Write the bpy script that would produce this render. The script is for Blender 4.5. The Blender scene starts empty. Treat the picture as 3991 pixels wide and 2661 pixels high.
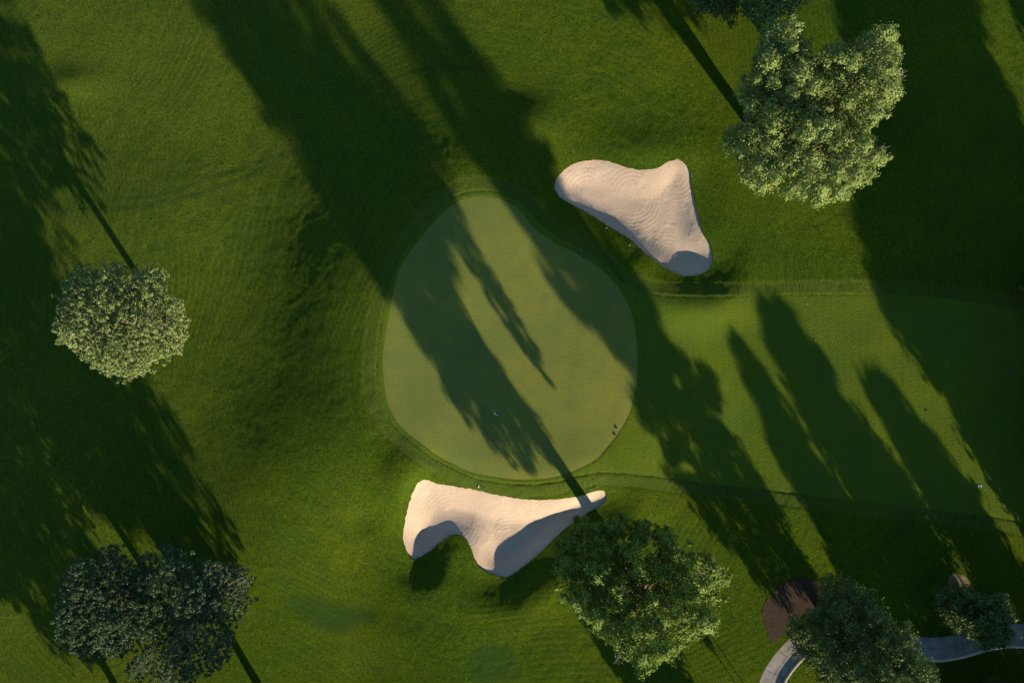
import bpy, bmesh, math, random
import numpy as np
from mathutils import Vector
from mathutils.geometry import delaunay_2d_cdt

SC = bpy.context.scene
COL = SC.collection
rng = np.random.default_rng(7)
random.seed(7)
CAM_H = 100.0
WIDTH = 128.0                      # metres of ground across the picture
MPP = WIDTH / 3991.0               # metres per photograph pixel on the ground
EL = math.radians(14.5)            # sun elevation
TAN = math.tan(EL)
SH = np.array([-0.5547, 0.8320])   # horizontal direction the shadows fall
SUNXY = -SH

# ------------------------------------------------------------------ helpers
def S(u, v, z=0.0):
    """plan position in metres of a point surveyed on the photograph (3991 x 2661 survey)"""
    k = MPP * (1.0 - z / CAM_H)
    return np.array([(u - 1995.5) * k, -(v - 1330.5) * k])
def D(u, v, z=0.0):
    """same survey at 2352 x 1568"""
    return S(u * 1.69685, v * 1.69685, z)
def SP(pts): return np.array([S(*p) for p in pts])
def DP(pts): return np.array([D(*p) for p in pts])

def smooth_closed(P, step=0.3):
    P = np.asarray(P, float); n = len(P); out = []
    for i in range(n):
        p0, p1, p2, p3 = P[i - 1], P[i], P[(i + 1) % n], P[(i + 2) % n]
        m = max(2, int(np.linalg.norm(p2 - p1) / step))
        for k in range(m):
            t = k / m
            out.append(0.5 * ((2 * p1) + (-p0 + p2) * t + (2 * p0 - 5 * p1 + 4 * p2 - p3) * t * t + (-p0 + 3 * p1 - 3 * p2 + p3) * t ** 3))
    return np.array(out)
def smooth_open(P, step=0.3):
    P = np.asarray(P, float); n = len(P); out = []
    for i in range(n - 1):
        p1, p2 = P[i], P[i + 1]
        p0 = P[i - 1] if i else 2 * p1 - p2
        p3 = P[i + 2] if i + 2 < n else 2 * p2 - p1
        m = max(2, int(np.linalg.norm(p2 - p1) / step))
        for k in range(m):
            t = k / m
            out.append(0.5 * ((2 * p1) + (-p0 + p2) * t + (2 * p0 - 5 * p1 + 4 * p2 - p3) * t * t + (-p0 + 3 * p1 - 3 * p2 + p3) * t ** 3))
    out.append(P[-1]); return np.array(out)
def inside(x, y, poly):
    x = np.asarray(x, float); y = np.asarray(y, float)
    r = np.zeros(x.shape, bool); n = len(poly)
    for i in range(n):
        x1, y1 = poly[i]; x2, y2 = poly[(i + 1) % n]
        if y1 == y2: continue
        c = (y1 > y) != (y2 > y)
        r ^= c & (x < (x2 - x1) * (y - y1) / (y2 - y1) + x1)
    return r
def seg_dist(x, y, poly, closed=True):
    d = np.full(x.shape, 1e9); n = len(poly)
    for i in range(n if closed else n - 1):
        a = poly[i]; b = poly[(i + 1) % n]; ab = b - a; L = ab @ ab
        if L < 1e-12: continue
        t = np.clip(((x - a[0]) * ab[0] + (y - a[1]) * ab[1]) / L, 0, 1)
        d = np.minimum(d, (x - a[0] - t * ab[0]) ** 2 + (y - a[1] - t * ab[1]) ** 2)
    return np.sqrt(d)
def sdist(x, y, poly):
    return np.where(inside(x, y, poly), -1, 1) * seg_dist(x, y, poly)
def sstep(a, b, x):
    t = np.clip((x - a) / (b - a), 0, 1); return t * t * (3 - 2 * t)
def vnoise(x, y, seed):
    r = np.random.default_rng(seed).random((256, 256))
    xi = np.floor(x).astype(int); yi = np.floor(y).astype(int)
    fx = x - xi; fy = y - yi; fx = fx * fx * (3 - 2 * fx); fy = fy * fy * (3 - 2 * fy)
    g = lambda a, b: r[a & 255, b & 255]
    return (g(xi, yi) * (1 - fx) + g(xi + 1, yi) * fx) * (1 - fy) + (g(xi, yi + 1) * (1 - fx) + g(xi + 1, yi + 1) * fx) * fy - 0.5

# ------------------------------------------------------------------ outlines
GREEN = smooth_closed(SP([(1738,828.5),(1794.5,791.7),(1851,778.6),(1897,777.5),(1942,786),(2000,806),(2040,845),(2085,901),(2170,958),(2255,998),(2318,1037.5),(2369,1083),(2408.6,1134),(2442.6,1191),(2462.5,1253),(2474,1321),(2478,1401),(2476.7,1463),(2465,1531),(2454,1588),(2431,1639),(2403,1684.5),(2363,1735.6),(2323,1780),(2267,1812.6),(2221,1832),(2159,1852),(2085,1861),(2000,1861),(1885,1844),(1817,1824),(1766,1798),(1703.7,1764),(1647,1718.6),(1601.6,1684.5),(1559,1639),(1530.6,1588),(1513.6,1531),(1505,1457.5),(1502,1401),(1508,1344),(1522,1253),(1536,1174),(1559,1066),(1601.6,992),(1648,930),(1695,874)]))
FAIR = smooth_closed(SP([(1704,834),(1755,789),(1806,763),(1868,753.6),(1931,757.6),(2000,780),(2048,815),(2105,880),(2190,938),(2284,985),(2352,1035),(2397,1088),(2431,1114),(2482,1134),(2539,1148),(2613,1155.6),(2738,1158),(2851,1156.7),(3000,1154),(3103.5,1148),(3410,1148),(3557.5,1150),(3699,1162),(3841,1182),(3990,1205),(4300,1260),(4500,1500),(4400,2000),(4150,2060),(3960,2031),(3870,2014),(3600,1980),(3330,1949),(3103,1924),(3000,1912),(2880,1898),(2755,1883.5),(2652.6,1869),(2539,1852),(2425.6,1839),(2340.5,1835),(2295,1839),(2244,1851),(2150,1874),(2040,1882),(1920,1872),(1851,1857),(1806,1838),(1755,1810),(1698,1780),(1624,1724),(1567.5,1676),(1528,1628),(1499,1571),(1482,1503),(1477,1429),(1482,1344),(1494,1259),(1511,1174),(1530.6,1105.6),(1567.5,1003.5),(1620,930),(1661,885)]))
BUNK1 = smooth_closed(SP([(2160,732),(2164.6,709),(2181.6,681),(2215.6,652.6),(2255,633),(2301,625),(2352,626),(2397,638),(2442.6,652.6),(2488,661),(2528,661),(2567.5,652.6),(2601.5,633),(2630,623),(2652.6,625),(2675,644),(2689.5,669.6),(2698,715),(2709,772),(2720.7,823),(2732,868),(2738,896),(2755,930),(2772,958),(2781,998),(2774.6,1037.5),(2755,1060),(2726,1070.5),(2681,1075),(2652.6,1070.5),(2613,1054.6),(2573,1032),(2528,998),(2488,964),(2454,932.6),(2386,890),(2363,877),(2306,840),(2255,811.5),(2210,789),(2176,766)]))
BUNK2 = smooth_closed(SP([(1635.6,1872),(1652.6,1863.6),(1675,1865),(1703.7,1878),(1766,1889),(1851,1903),(1919,1920),(2000,1934.6),(2045,1940),(2102,1943),(2170,1940),(2227,1933),(2284,1920),(2318,1909),(2340.5,1905),(2356,1913),(2363,1934.6),(2360,1951.6),(2340.5,1968.6),(2306,1988.5),(2267,2014),(2227,2042),(2187,2076),(2130.5,2133),(2068,2190),(2010,2234),(1982,2252),(1948,2252),(1908,2238),(1874,2213),(1851,2178.6),(1828.5,2122),(1806,2096),(1783,2085),(1755,2088),(1720.7,2110.5),(1687,2142),(1652.6,2167),(1618.6,2184),(1607,2184),(1590,2167),(1576,2133),(1569,2093.5),(1573,2054),(1587,1997),(1607,1929),(1624,1889)]))
MULCH = smooth_closed(SP([(3000,2323),(2978,2350),(2970,2385),(2976,2423),(2990,2462),(3007,2505),(3032,2486),(3070,2455),(3120,2425),(3190,2400),(3215,2340),(3190,2270),(3149,2251),(3103,2252),(3050,2275)]))
MRING = np.array([S(3733, 2275) + 1.35 * np.array([math.cos(a), math.sin(a)]) * (1 + .08 * math.sin(3 * a + 1)) for a in np.linspace(0, 2 * math.pi, 32, endpoint=False)])
PATHC = smooth_open(SP([(2960,2900),(2968,2780),(3003,2661),(3035,2600),(3085,2540),(3145,2490),(3215,2460),(3300,2452),(3380,2468),(3460,2497),(3560,2520),(3650,2526),(3740,2513),(3830,2487),(3910,2473),(4000,2474),(4150,2490),(4400,2500)]))
PW = 1.42
tang = np.gradient(PATHC, axis=0); tang /= np.linalg.norm(tang, axis=1)[:, None]
pnor = np.stack([-tang[:, 1], tang[:, 0]], 1)
PATHL = PATHC + pnor * PW; PATHR = PATHC - pnor * PW
PATHP = np.concatenate([PATHL, PATHR[::-1]])
PATCH1 = smooth_closed(DP([(655,1380),(680,1365),(760,1382),(860,1408),(868,1428),(830,1445),(790,1468),(740,1462),(690,1435),(645,1410)]))
PATCH2 = smooth_closed(DP([(1130 + 62 * math.cos(a) , 1522 + 48 * math.sin(a)) for a in np.linspace(0, 6.28, 14, endpoint=False)]))
TEE = DP([(2278,1545),(2345,1590),(2300,1660),(2200,1640)])

# ------------------------------------------------------------------ height field on a regular grid
GX0, GX1, GY0, GY1, GS = -90.0, 90.0, -70.0, 70.0, 0.25
gx = np.arange(GX0, GX1 + 1e-6, GS); gy = np.arange(GY0, GY1 + 1e-6, GS)
XX, YY = np.meshgrid(gx, gy, indexing='ij')
HH = 0.30 * vnoise(XX / 14 + 3, YY / 14, 1) + 0.10 * vnoise(XX / 5, YY / 5 + 9, 2)
def mound(u, v, su, sv, h, rot=0.0):
    global HH
    c = D(u, v); a = math.radians(rot); k = 1.69685 * MPP
    dx = XX - c[0]; dy = YY - c[1]
    p = (dx * math.cos(a) - dy * math.sin(a)) / (su * k); q = (dx * math.sin(a) + dy * math.cos(a)) / (sv * k)
    HH += h * np.exp(-0.5 * (p * p + q * q))
mound(150, 178, 50, 24, 0.55)
mound(665, 1140, 150, 180, 2.6)
mound(745, 650, 100, 150, 1.0)
mound(1220, 285, 55, 45, 1.15)
mound(1475, 350, 85, 36, 0.62)
mound(1600, 240, 120, 70, -0.3)
mound(935, 1085, 34, 40, 0.95)
mound(835, 1195, 22, 20, -0.30)
mound(1000, 1365, 90, 45, 0.30, 20)
mound(1090, 1275, 26, 30, 0.15)
mound(1230, 1345, 80, 45, 0.40)
mound(1330, 1235, 50, 40, 0.20)
mound(1600, 695, 90, 36, 0.40)
mound(1470, 610, 60, 25, 0.35, -40)
mound(760, 420, 120, 60, 0.4)
mound(1080, 380, 80, 40, 0.35)
mound(1700, 1180, 90, 30, 0.25)
mound(300, 480, 120, 90, 0.35)
mound(900, 1470, 130, 50, 0.35)
mound(2300, 1160, 90, 90, 0.2)
gd0 = sdist(XX, YY, GREEN[::3])
HH += 1.55 * (1 - sstep(-1.5, 15, gd0))                         # raised putting surface
HH -= 2.1 * sstep(1, 21, gd0) * (1 - sstep(D(800, 0)[0], D(1080, 0)[0], XX))
HH = np.where(gd0 < 0, HH, HH)
def bunker(poly, f0, f1, esun, eback, W, rid):
    global HH
    s = sdist(XX, YY, poly[::2])
    pc = poly @ SUNXY; cc = np.clip((XX * SUNXY[0] + YY * SUNXY[1] - pc.min()) / (pc.max() - pc.min()), 0, 1)
    floor = f0 + (f1 - f0) * cc
    gxx, gyy = np.gradient(s, GS)
    e = np.clip(gxx * SUNXY[0] + gyy * SUNXY[1], -1, 1)
    for _ in range(14):
        e = (e + np.roll(e, 3, 0) + np.roll(e, -3, 0) + np.roll(e, 3, 1) + np.roll(e, -3, 1)) / 5
    E = eback + (esun - eback) * sstep(-0.3, 0.8, e)
    wi = 4.0 - 1.6 * sstep(-0.3, 0.8, e)
    z = np.where(s > 0, E * (1 - sstep(0, W, s)) + rid * sstep(.1, .8, e) * np.exp(-((s - 4.6) / 2.4) ** 2), E + (floor - E) * sstep(0, 1, -s / wi))
    HH = HH * (1 - (1 - sstep(-2, 2, s)) * 0.6) + z
bunker(BUNK1, -0.50, -1.45, -0.62, -0.18, 4.8, .20)
bunker(BUNK2, -0.60, -1.90, -0.78, -0.22, 4.6, .22)
mound(958, 1232, 26, 30, -0.75)
mound(1395, 488, 85, 20, -0.35, 32)
ker = np.exp(-0.5 * (np.arange(-3, 4) / 1.3) ** 2); ker /= ker.sum()
for ax in (0, 1):
    HH = sum(k * np.roll(HH, i - 3, ax) for i, k in enumerate(ker))
fade = (1 - sstep(74, 88, np.abs(XX))) * (1 - sstep(54, 68, np.abs(YY)))
HH *= fade
def height(x, y):
    x = np.asarray(x, float); y = np.asarray(y, float)
    fx = np.clip((x - GX0) / GS, 0, len(gx) - 1.001); fy = np.clip((y - GY0) / GS, 0, len(gy) - 1.001)
    i = fx.astype(int); j = fy.astype(int); a = fx - i; b = fy - j
    return (HH[i, j] * (1 - a) + HH[i + 1, j] * a) * (1 - b) + (HH[i, j + 1] * (1 - a) + HH[i + 1, j + 1] * a) * b

# ------------------------------------------------------------------ materials
def new_mat(name):
    m = bpy.data.materials.new(name); m.use_nodes = True
    nt = m.node_tree; nt.nodes.clear()
    return m, nt
class G:
    def __init__(s, nt): s.nt = nt
    def n(s, t, **kw):
        nd = s.nt.nodes.new(t)
        for k, v in kw.items(): setattr(nd, k, v)
        return nd
    def link(s, a, b): s.nt.links.new(a, b)
    def val(s, sock, v):
        if hasattr(v, 'is_output'): s.link(v, sock)
        else: sock.default_value = v
    def math(s, op, a, b=0.0, c=0.0):
        nd = s.n('ShaderNodeMath', operation=op)
        s.val(nd.inputs[0], a); s.val(nd.inputs[1], b); s.val(nd.inputs[2], c)
        return nd.outputs[0]
    def noise(s, vec, scale, detail=3, rough=.55, dist=0.0):
        nd = s.n('ShaderNodeTexNoise'); s.link(vec, nd.inputs['Vector'])
        nd.inputs['Scale'].default_value = scale; nd.inputs['Detail'].default_value = detail
        nd.inputs['Roughness'].default_value = rough; nd.inputs['Distortion'].default_value = dist
        return nd.outputs['Fac']
    def mix(s, f, a, b, mode='MIX'):
        nd = s.n('ShaderNodeMix', data_type='RGBA', blend_type=mode)
        s.val(nd.inputs[0], f); s.val(nd.inputs[6], a); s.val(nd.inputs[7], b)
        return nd.outputs[2]
    def ramp(s, f, a, b):
        nd = s.n('ShaderNodeMapRange'); s.link(f, nd.inputs[0])
        nd.inputs[1].default_value = a; nd.inputs[2].default_value = b
        return nd.outputs[0]
    def attr(s, name):
        return s.n('ShaderNodeAttribute', attribute_name=name).outputs['Fac']
    def pos(s, sc=(1, 1, 1), rot=(0, 0, 0)):
        g = s.n('ShaderNodeNewGeometry'); m = s.n('ShaderNodeMapping')
        s.link(g.outputs['Position'], m.inputs['Vector']); m.inputs['Scale'].default_value = sc; m.inputs['Rotation'].default_value = rot
        return m.outputs[0]
    def finish(s, col, hgt=None, bump=1.0, dist=0.1, rough=0.9, spec=0.1):
        b = s.n('ShaderNodeBsdfPrincipled'); s.val(b.inputs['Base Color'], col)
        b.inputs['Roughness'].default_value = rough; b.inputs['Specular IOR Level'].default_value = spec
        if hgt is not None:
            bp = s.n('ShaderNodeBump'); bp.inputs['Strength'].default_value = bump; bp.inputs['Distance'].default_value = dist
            s.link(hgt, bp.inputs['Height']); s.link(bp.outputs[0], b.inputs['Normal'])
        o = s.n('ShaderNodeOutputMaterial'); s.link(b.outputs[0], o.inputs[0])
def C4(r, g, b): return (r, g, b, 1.0)

def rough_mat():
    m, nt = new_mat('rough_grass'); g = G(nt); p = g.pos()
    big = g.noise(p, 0.06, 4, .6); rotp = g.pos((1, 1, 1), (0, 0, math.radians(-14))); mid = g.noise(p, 0.45, 4, .6); fine = g.noise(p, 4.6, 4, .75); grain = g.noise(p, 12.0, 2, .6)
    c = g.mix(g.ramp(big, .38, .62), ROUGH_A, ROUGH_B)
    sx = g.n('ShaderNodeSeparateXYZ'); g.link(p, sx.inputs[0])
    dry = g.math('MULTIPLY', g.ramp(g.math('SUBTRACT', g.math('MULTIPLY', sx.outputs[1], .6), sx.outputs[0]), 5, 60), .7)
    c = g.mix(dry, c, C4(.062, .086, .012))
    c = g.mix(g.math('MULTIPLY', g.ramp(mid, .45, .75), .55), c, ROUGH_C)
    gr2 = g.noise(g.pos((1, 1.15, 1)), 3.1, 3, .7)
    c = g.mix(g.math('MULTIPLY', g.ramp(gr2, .48, .68), .9), c, ROUGH_D)
    c = g.mix(g.math('MULTIPLY', g.ramp(g.noise(g.pos((1.1, .9, 1)), 4.0, 3, .7), .48, .66), .8), c, C4(.015, .036, .006))
    thin = g.math('MULTIPLY', g.ramp(g.noise(p, .9, 5, .7), .66, .78), .35)
    c = g.mix(thin, c, C4(.10, .085, .035))
    c = g.mix(g.math('MULTIPLY', g.attr('patch'), .75), c, C4(.022, .050, .010))
    c = g.mix(g.math('MULTIPLY', g.attr('tee'), .8), c, C4(.075, .125, .03))
    # mower arcs follow the green, broken up by noise
    c = g.mix(g.math('MULTIPLY', g.attr('cut'), .5), c, C4(.070, .096, .018))
    c = g.mix(g.math('MULTIPLY', g.attr('track'), g.math('MULTIPLY', mid, .85)), c, C4(.022, .042, .010))
    gd = g.attr('gd'); wob = g.math('MULTIPLY', g.noise(p, .05, 0), 9.0)
    st = g.math('SINE', g.math('MULTIPLY', g.math('ADD', gd, wob), 7.5))
    st2 = g.math('SINE', g.math('MULTIPLY', g.math('ADD', gd, g.math('MULTIPLY', g.noise(p, .035, 0), 16.0)), 3.1))
    wgt = g.ramp(g.noise(p, .10, 2), .42, .62)
    ln = g.noise(g.pos((.35, 5.0, 1)), 1.0, 3, .6)
    h = g.math('ADD', g.math('MULTIPLY', fine, .8), g.math('MULTIPLY', grain, .5))
    h = g.math('ADD', h, g.math('MULTIPLY', mid, .35))
    h = g.math('ADD', h, g.math('MULTIPLY', g.math('MULTIPLY', st, wgt), .08))
    h = g.math('ADD', h, g.math('MULTIPLY', st2, .035))
    h = g.math('ADD', h, g.math('MULTIPLY', ln, .06))
    sr = g.n('ShaderNodeSeparateXYZ'); g.link(rotp, sr.inputs[0])
    st3 = g.math('SINE', g.math('MULTIPLY', g.math('ADD', sr.outputs[0], g.math('MULTIPLY', g.noise(p, .03, 0), 9.0)), 11.0))
    wg3 = g.ramp(g.noise(rotp, .05, 2), .44, .58)
    h = g.math('ADD', h, g.math('MULTIPLY', g.math('MULTIPLY', st3, wg3), .06))
    lc = g.math('ADD', g.math('MULTIPLY', g.math('ADD', st, 1.0), wgt), g.math('MULTIPLY', g.math('ADD', st3, 1.0), wg3))
    c = g.mix(g.math('MULTIPLY', g.math('MULTIPLY', lc, g.ramp(gr2, .3, .7)), .26), c, ROUGH_C)
    sh = g.math('MULTIPLY', g.math('ADD', st2, 1.0), .13)
    c = g.mix(g.math('MULTIPLY', sh, wgt), c, ROUGH_C)
    g.finish(c, h, 1.0, .15, 1.0, 0.0)
    return m
def short_mat(name, A, B, Cc, lines, bump):
    m, nt = new_mat(name); g = G(nt); p = g.pos()
    big = g.noise(p, 0.12, 4, .6); mid = g.noise(p, 0.6, 5, .65); fine = g.noise(p, 5.0, 3, .6)
    c = g.mix(g.ramp(big, .36, .64), A, B)
    c = g.mix(g.math('MULTIPLY', g.ramp(mid, .45, .72), .45), c, Cc)
    st = g.math('SINE', g.math('MULTIPLY', g.n('ShaderNodeSeparateXYZ').outputs[0], 1.0))
    sep = g.n('ShaderNodeSeparateXYZ'); g.link(p, sep.inputs[0])
    wx = g.math('ADD', sep.outputs[0], g.math('MULTIPLY', g.noise(p, .15, 2), 1.2))
    st = g.math('SINE', g.math('MULTIPLY', wx, lines))
    wy = g.math('ADD', sep.outputs[1], g.math('MULTIPLY', g.noise(p, .2, 2), 1.2))
    st2 = g.math('SINE', g.math('MULTIPLY', wy, lines * .8))
    s01 = g.math('MULTIPLY', g.math('ADD', g.math('ADD', st, st2), 2.0), .05)
    c = g.mix(s01, c, B)
    h = g.math('ADD', g.math('MULTIPLY', fine, 1.0), g.math('MULTIPLY', mid, .5))
    h = g.math('ADD', h, g.math('MULTIPLY', st, .04))
    g.finish(c, h, 1.0, bump, 1.0, 0.0)
    return m
def sand_mat():
    m, nt = new_mat('bunker_sand'); g = G(nt); p = g.pos()
    big = g.noise(p, .15, 4); mid = g.noise(p, 1.3, 5, .65); fine = g.noise(p, 5.5, 3, .7)
    c = g.mix(g.ramp(big, .35, .65), C4(.365, .282, .208), C4(.425, .332, .248))
    c = g.mix(g.math('MULTIPLY', g.ramp(mid, .5, .75), .35), c, C4(.31, .24, .178))
    c = g.mix(g.math('MULTIPLY', g.ramp(g.noise(p, 3.6, 3, .7), .48, .68), .45), c, C4(.28, .21, .15))
    rk = g.math('ADD', g.attr('rake'), g.math('MULTIPLY', g.noise(p, .3, 2), .5))
    st = g.math('SINE', g.math('MULTIPLY', rk, 12.5))
    wgt = g.ramp(g.noise(p, .22, 3), .38, .60)
    h = g.math('MULTIPLY', g.math('MULTIPLY', st, g.math('MULTIPLY', wgt, g.attr('rakew'))), .085)
    h = g.math('ADD', h, g.math('MULTIPLY', fine, .6))
    h = g.math('ADD', h, g.math('MULTIPLY', mid, .3))
    vor = g.n('ShaderNodeTexVoronoi'); g.link(p, vor.inputs['Vector']); vor.inputs['Scale'].default_value = 1.1
    pit = g.ramp(vor.outputs['Distance'], .0, .16)
    pw = g.ramp(g.noise(p, .35, 2), .58, .66)
    h = g.math('ADD', h, g.math('MULTIPLY', g.math('MULTIPLY', pit, pw), .45))
    g.finish(c, h, 1.0, .055, .95, .05)
    return m
def path_mat():
    m, nt = new_mat('path_concrete'); g = G(nt); p = g.pos()
    mid = g.noise(p, .8, 5, .65); fine = g.noise(p, 9, 3, .6)
    c = g.mix(g.ramp(mid, .3, .7), C4(.15, .135, .12), C4(.29, .265, .24))
    al = g.attr('along'); f = g.math('ABSOLUTE', g.math('SUBTRACT', g.math('FRACT', g.math('DIVIDE', al, 2.6)), .5))
    joint = g.math('LESS_THAN', f, .013)
    j2 = g.math('LESS_THAN', g.math('ABSOLUTE', g.attr('across')), .035)
    jj = g.math('MAXIMUM', joint, j2)
    c = g.mix(g.math('MULTIPLY', jj, .75), c, C4(.05, .045, .04))
    g.finish(c, fine, .5, .02, .9, .1)
    return m
def plain(name, col, rough=.6, spec=.3, noise=None, col2=None, bump=0.02, scale=8):
    m, nt = new_mat(name); g = G(nt)
    if col2 is None: g.finish(col, None, rough=rough, spec=spec)
    else:
        f = g.noise(g.pos(), scale, 4, .65)
        g.finish(g.mix(g.ramp(f, .3, .7), col, col2), f, .8, bump, rough, spec)
    return m
def leaf_mat(name, a, b, c, transl=.35):
    m, nt = new_mat(name); g = G(nt)
    ri = g.n('ShaderNodeNewGeometry').outputs['Random Per Island']
    col = g.mix(g.ramp(ri, .0, .7), a, b)
    col = g.mix(g.math('GREATER_THAN', ri, .90), col, c)
    big = g.noise(g.pos(), .35, 3)
    col = g.mix(g.math('MULTIPLY', g.ramp(big, .35, .7), .5), col, b)
    df = g.n('ShaderNodeBsdfDiffuse'); tr = g.n('ShaderNodeBsdfTranslucent'); gl = g.n('ShaderNodeBsdfGlossy')
    g.link(col, df.inputs[0]); g.link(col, tr.inputs[0]); gl.inputs['Roughness'].default_value = .45
    gl.inputs[0].default_value = C4(.9, .95, 1); gl.inputs['Roughness'].default_value = .6
    mx = g.n('ShaderNodeMixShader'); mx.inputs[0].default_value = transl
    g.link(df.outputs[0], mx.inputs[1]); g.link(tr.outputs[0], mx.inputs[2])
    m2 = g.n('ShaderNodeMixShader'); m2.inputs[0].default_value = .012
    g.link(mx.outputs[0], m2.inputs[1]); g.link(gl.outputs[0], m2.inputs[2])
    o = g.n('ShaderNodeOutputMaterial'); g.link(m2.outputs[0], o.inputs[0])
    return m

ROUGH_A = C4(.038, .073, .004); ROUGH_B = C4(.062, .086, .004); ROUGH_C = C4(.024, .052, .007); ROUGH_D = C4(.084, .112, .009)
M = {
 'rough': rough_mat(),
 'fair': short_mat('fairway_turf', C4(.056, .092, .011), C4(.073, .102, .009), C4(.044, .078, .011), 7.0, .07),
 'green': short_mat('green_turf', C4(.107, .131, .032), C4(.143, .153, .030), C4(.082, .112, .032), 2.2, .03),
 'sand': sand_mat(), 'path': path_mat(),
 'kerb': plain('kerb_concrete', C4(.42, .37, .31), .85, .1, col2=C4(.52, .46, .39)),
 'mulch': plain('bark_mulch', C4(.030, .022, .015), .95, .02, col2=C4(.075, .054, .036), bump=.12, scale=7),
 'soil': plain('bare_soil', C4(.11, .08, .045), .95, .05, col2=C4(.19, .145, .085), bump=.08, scale=5),
 'bark': plain('bark', C4(.085, .07, .056), .9, .1, col2=C4(.19, .155, .12), bump=.05, scale=6),
 'dead': plain('dead_wood', C4(.12, .115, .095), .9, .1, col2=C4(.20, .19, .155), bump=.01, scale=6),
 'leaf': leaf_mat('broad_leaves', C4(.100, .158, .034), C4(.150, .205, .048), C4(.22, .24, .066), .15),
 'leaf_green': leaf_mat('green_leaves', C4(.052, .102, .012), C4(.108, .168, .020), C4(.21, .24, .038), .2),
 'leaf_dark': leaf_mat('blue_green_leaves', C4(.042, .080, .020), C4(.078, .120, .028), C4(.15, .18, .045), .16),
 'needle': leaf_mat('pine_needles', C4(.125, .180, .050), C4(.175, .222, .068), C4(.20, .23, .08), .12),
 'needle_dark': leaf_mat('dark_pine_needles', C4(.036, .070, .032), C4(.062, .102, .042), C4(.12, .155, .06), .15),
 'white': plain('white_cloth', C4(.8, .8, .82), .7, .2),
 'pole': plain('pole_fibreglass', C4(.75, .73, .68), .4, .4),
 'hole': plain('cup_liner', C4(.015, .015, .015), .7, .1),
 'blue': plain('blue_plastic', C4(.03, .075, .14), .35, .5),
 'black': plain('dark_plastic', C4(.02, .028, .04), .4, .5),
 'pale': plain('pale_plastic', C4(.32, .42, .55), .4, .5),
 'rakehead': plain('rake_head_grey', C4(.17, .15, .14), .6, .3),
 'rakewhite': plain('rake_head_white', C4(.55, .53, .48), .6, .3),
 'rakegreen': plain('rake_handle_green', C4(.05, .22, .15), .5, .4),
 'straw': plain('dry_leaf', C4(.45, .40, .22), .9, .1),
}

# ------------------------------------------------------------------ object helpers
def tag(o, label=None, cat=None, group=None, kind=None):
    if label: o['label'] = label
    if cat: o['category'] = cat
    if group: o['group'] = group
    if kind: o['kind'] = kind
    return o
def mesh_obj(name, V, F, mat, parent=None, smooth=True):
    me = bpy.data.meshes.new(name)
    V = np.asarray(V, np.float32)
    if isinstance(F, np.ndarray):
        n, k = F.shape
        me.vertices.add(len(V)); me.vertices.foreach_set('co', V.ravel())
        me.loops.add(n * k); me.loops.foreach_set('vertex_index', F.astype(np.int32).ravel())
        me.polygons.add(n); me.polygons.foreach_set('loop_start', np.arange(0, n * k, k, dtype=np.int32))
        me.update(calc_edges=True)
    else:
        me.from_pydata([tuple(map(float, v)) for v in V], [], F)
    me.materials.append(mat)
    if smooth: me.polygons.foreach_set('use_smooth', np.ones(len(me.polygons), bool))
    o = bpy.data.objects.new(name, me); COL.objects.link(o)
    if parent: o.parent = parent
    return o
def fattr(o, name, vals):
    a = o.data.attributes.new(name, 'FLOAT', 'POINT'); a.data.foreach_set('value', np.asarray(vals, np.float32))
def empty(name, loc):
    o = bpy.data.objects.new(name, None); COL.objects.link(o); o.location = [float(c) for c in loc]; o.empty_display_size = .3
    return o
class MB:
    def __init__(s): s.V = []; s.F = []
    def tube(s, pts, rad, n=7, cap=True):
        pts = [np.asarray(p, float) for p in pts]; b = len(s.V)
        for i, p in enumerate(pts):
            t = pts[min(i + 1, len(pts) - 1)] - pts[max(i - 1, 0)]; t = t / (np.linalg.norm(t) + 1e-9)
            a = np.cross(t, [0, 0, 1.0] if abs(t[2]) < .9 else [1.0, 0, 0]); a /= np.linalg.norm(a); c = np.cross(t, a)
            for k in range(n):
                th = 2 * math.pi * k / n
                s.V.append(p + rad[i] * (a * math.cos(th) + c * math.sin(th)))
        for i in range(len(pts) - 1):
            for k in range(n):
                s.F.append((b + i * n + k, b + i * n + (k + 1) % n, b + (i + 1) * n + (k + 1) % n, b + (i + 1) * n + k))
        if cap:
            s.F.append(tuple(b + k for k in range(n))[::-1]); s.F.append(tuple(b + (len(pts) - 1) * n + k for k in range(n)))
    def lathe(s, prof, n=16, c=(0, 0, 0)):
        b = len(s.V)
        for r, z in prof:
            for k in range(n):
                th = 2 * math.pi * k / n; s.V.append(np.array([c[0] + r * math.cos(th), c[1] + r * math.sin(th), c[2] + z]))
        for i in range(len(prof) - 1):
            for k in range(n):
                s.F.append((b + i * n + k, b + i * n + (k + 1) % n, b + (i + 1) * n + (k + 1) % n, b + (i + 1) * n + k))
        s.F.append(tuple(b + (len(prof) - 1) * n + k for k in range(n)))
    def build(s, name, mat, parent=None, smooth=True):
        return mesh_obj(name, np.array(s.V), s.F, mat, parent, smooth)

# ------------------------------------------------------------------ ground: one constrained triangulation split by surface
def jit(P, a):
    P = P.copy(); n = len(P)
    P += rng.normal(0, a, P.shape); return P
rings = [('green', GREEN), ('fairway', FAIR), ('b1', jit(BUNK1, .035)), ('b2', jit(BUNK2, .035)), ('mulch', jit(MULCH, .03)), ('mring', MRING), ('path', PATHP)]
xs = np.arange(-66, 66.01, 0.24); ys = np.arange(-45, 45.01, 0.24)
gxp, gyp = np.meshgrid(xs, ys); gp = np.stack([gxp.ravel(), gyp.ravel()], 1)
gp[1::2] += 0; gp += rng.uniform(-.05, .05, gp.shape)
allring = np.concatenate([r for _, r in rings])
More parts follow.
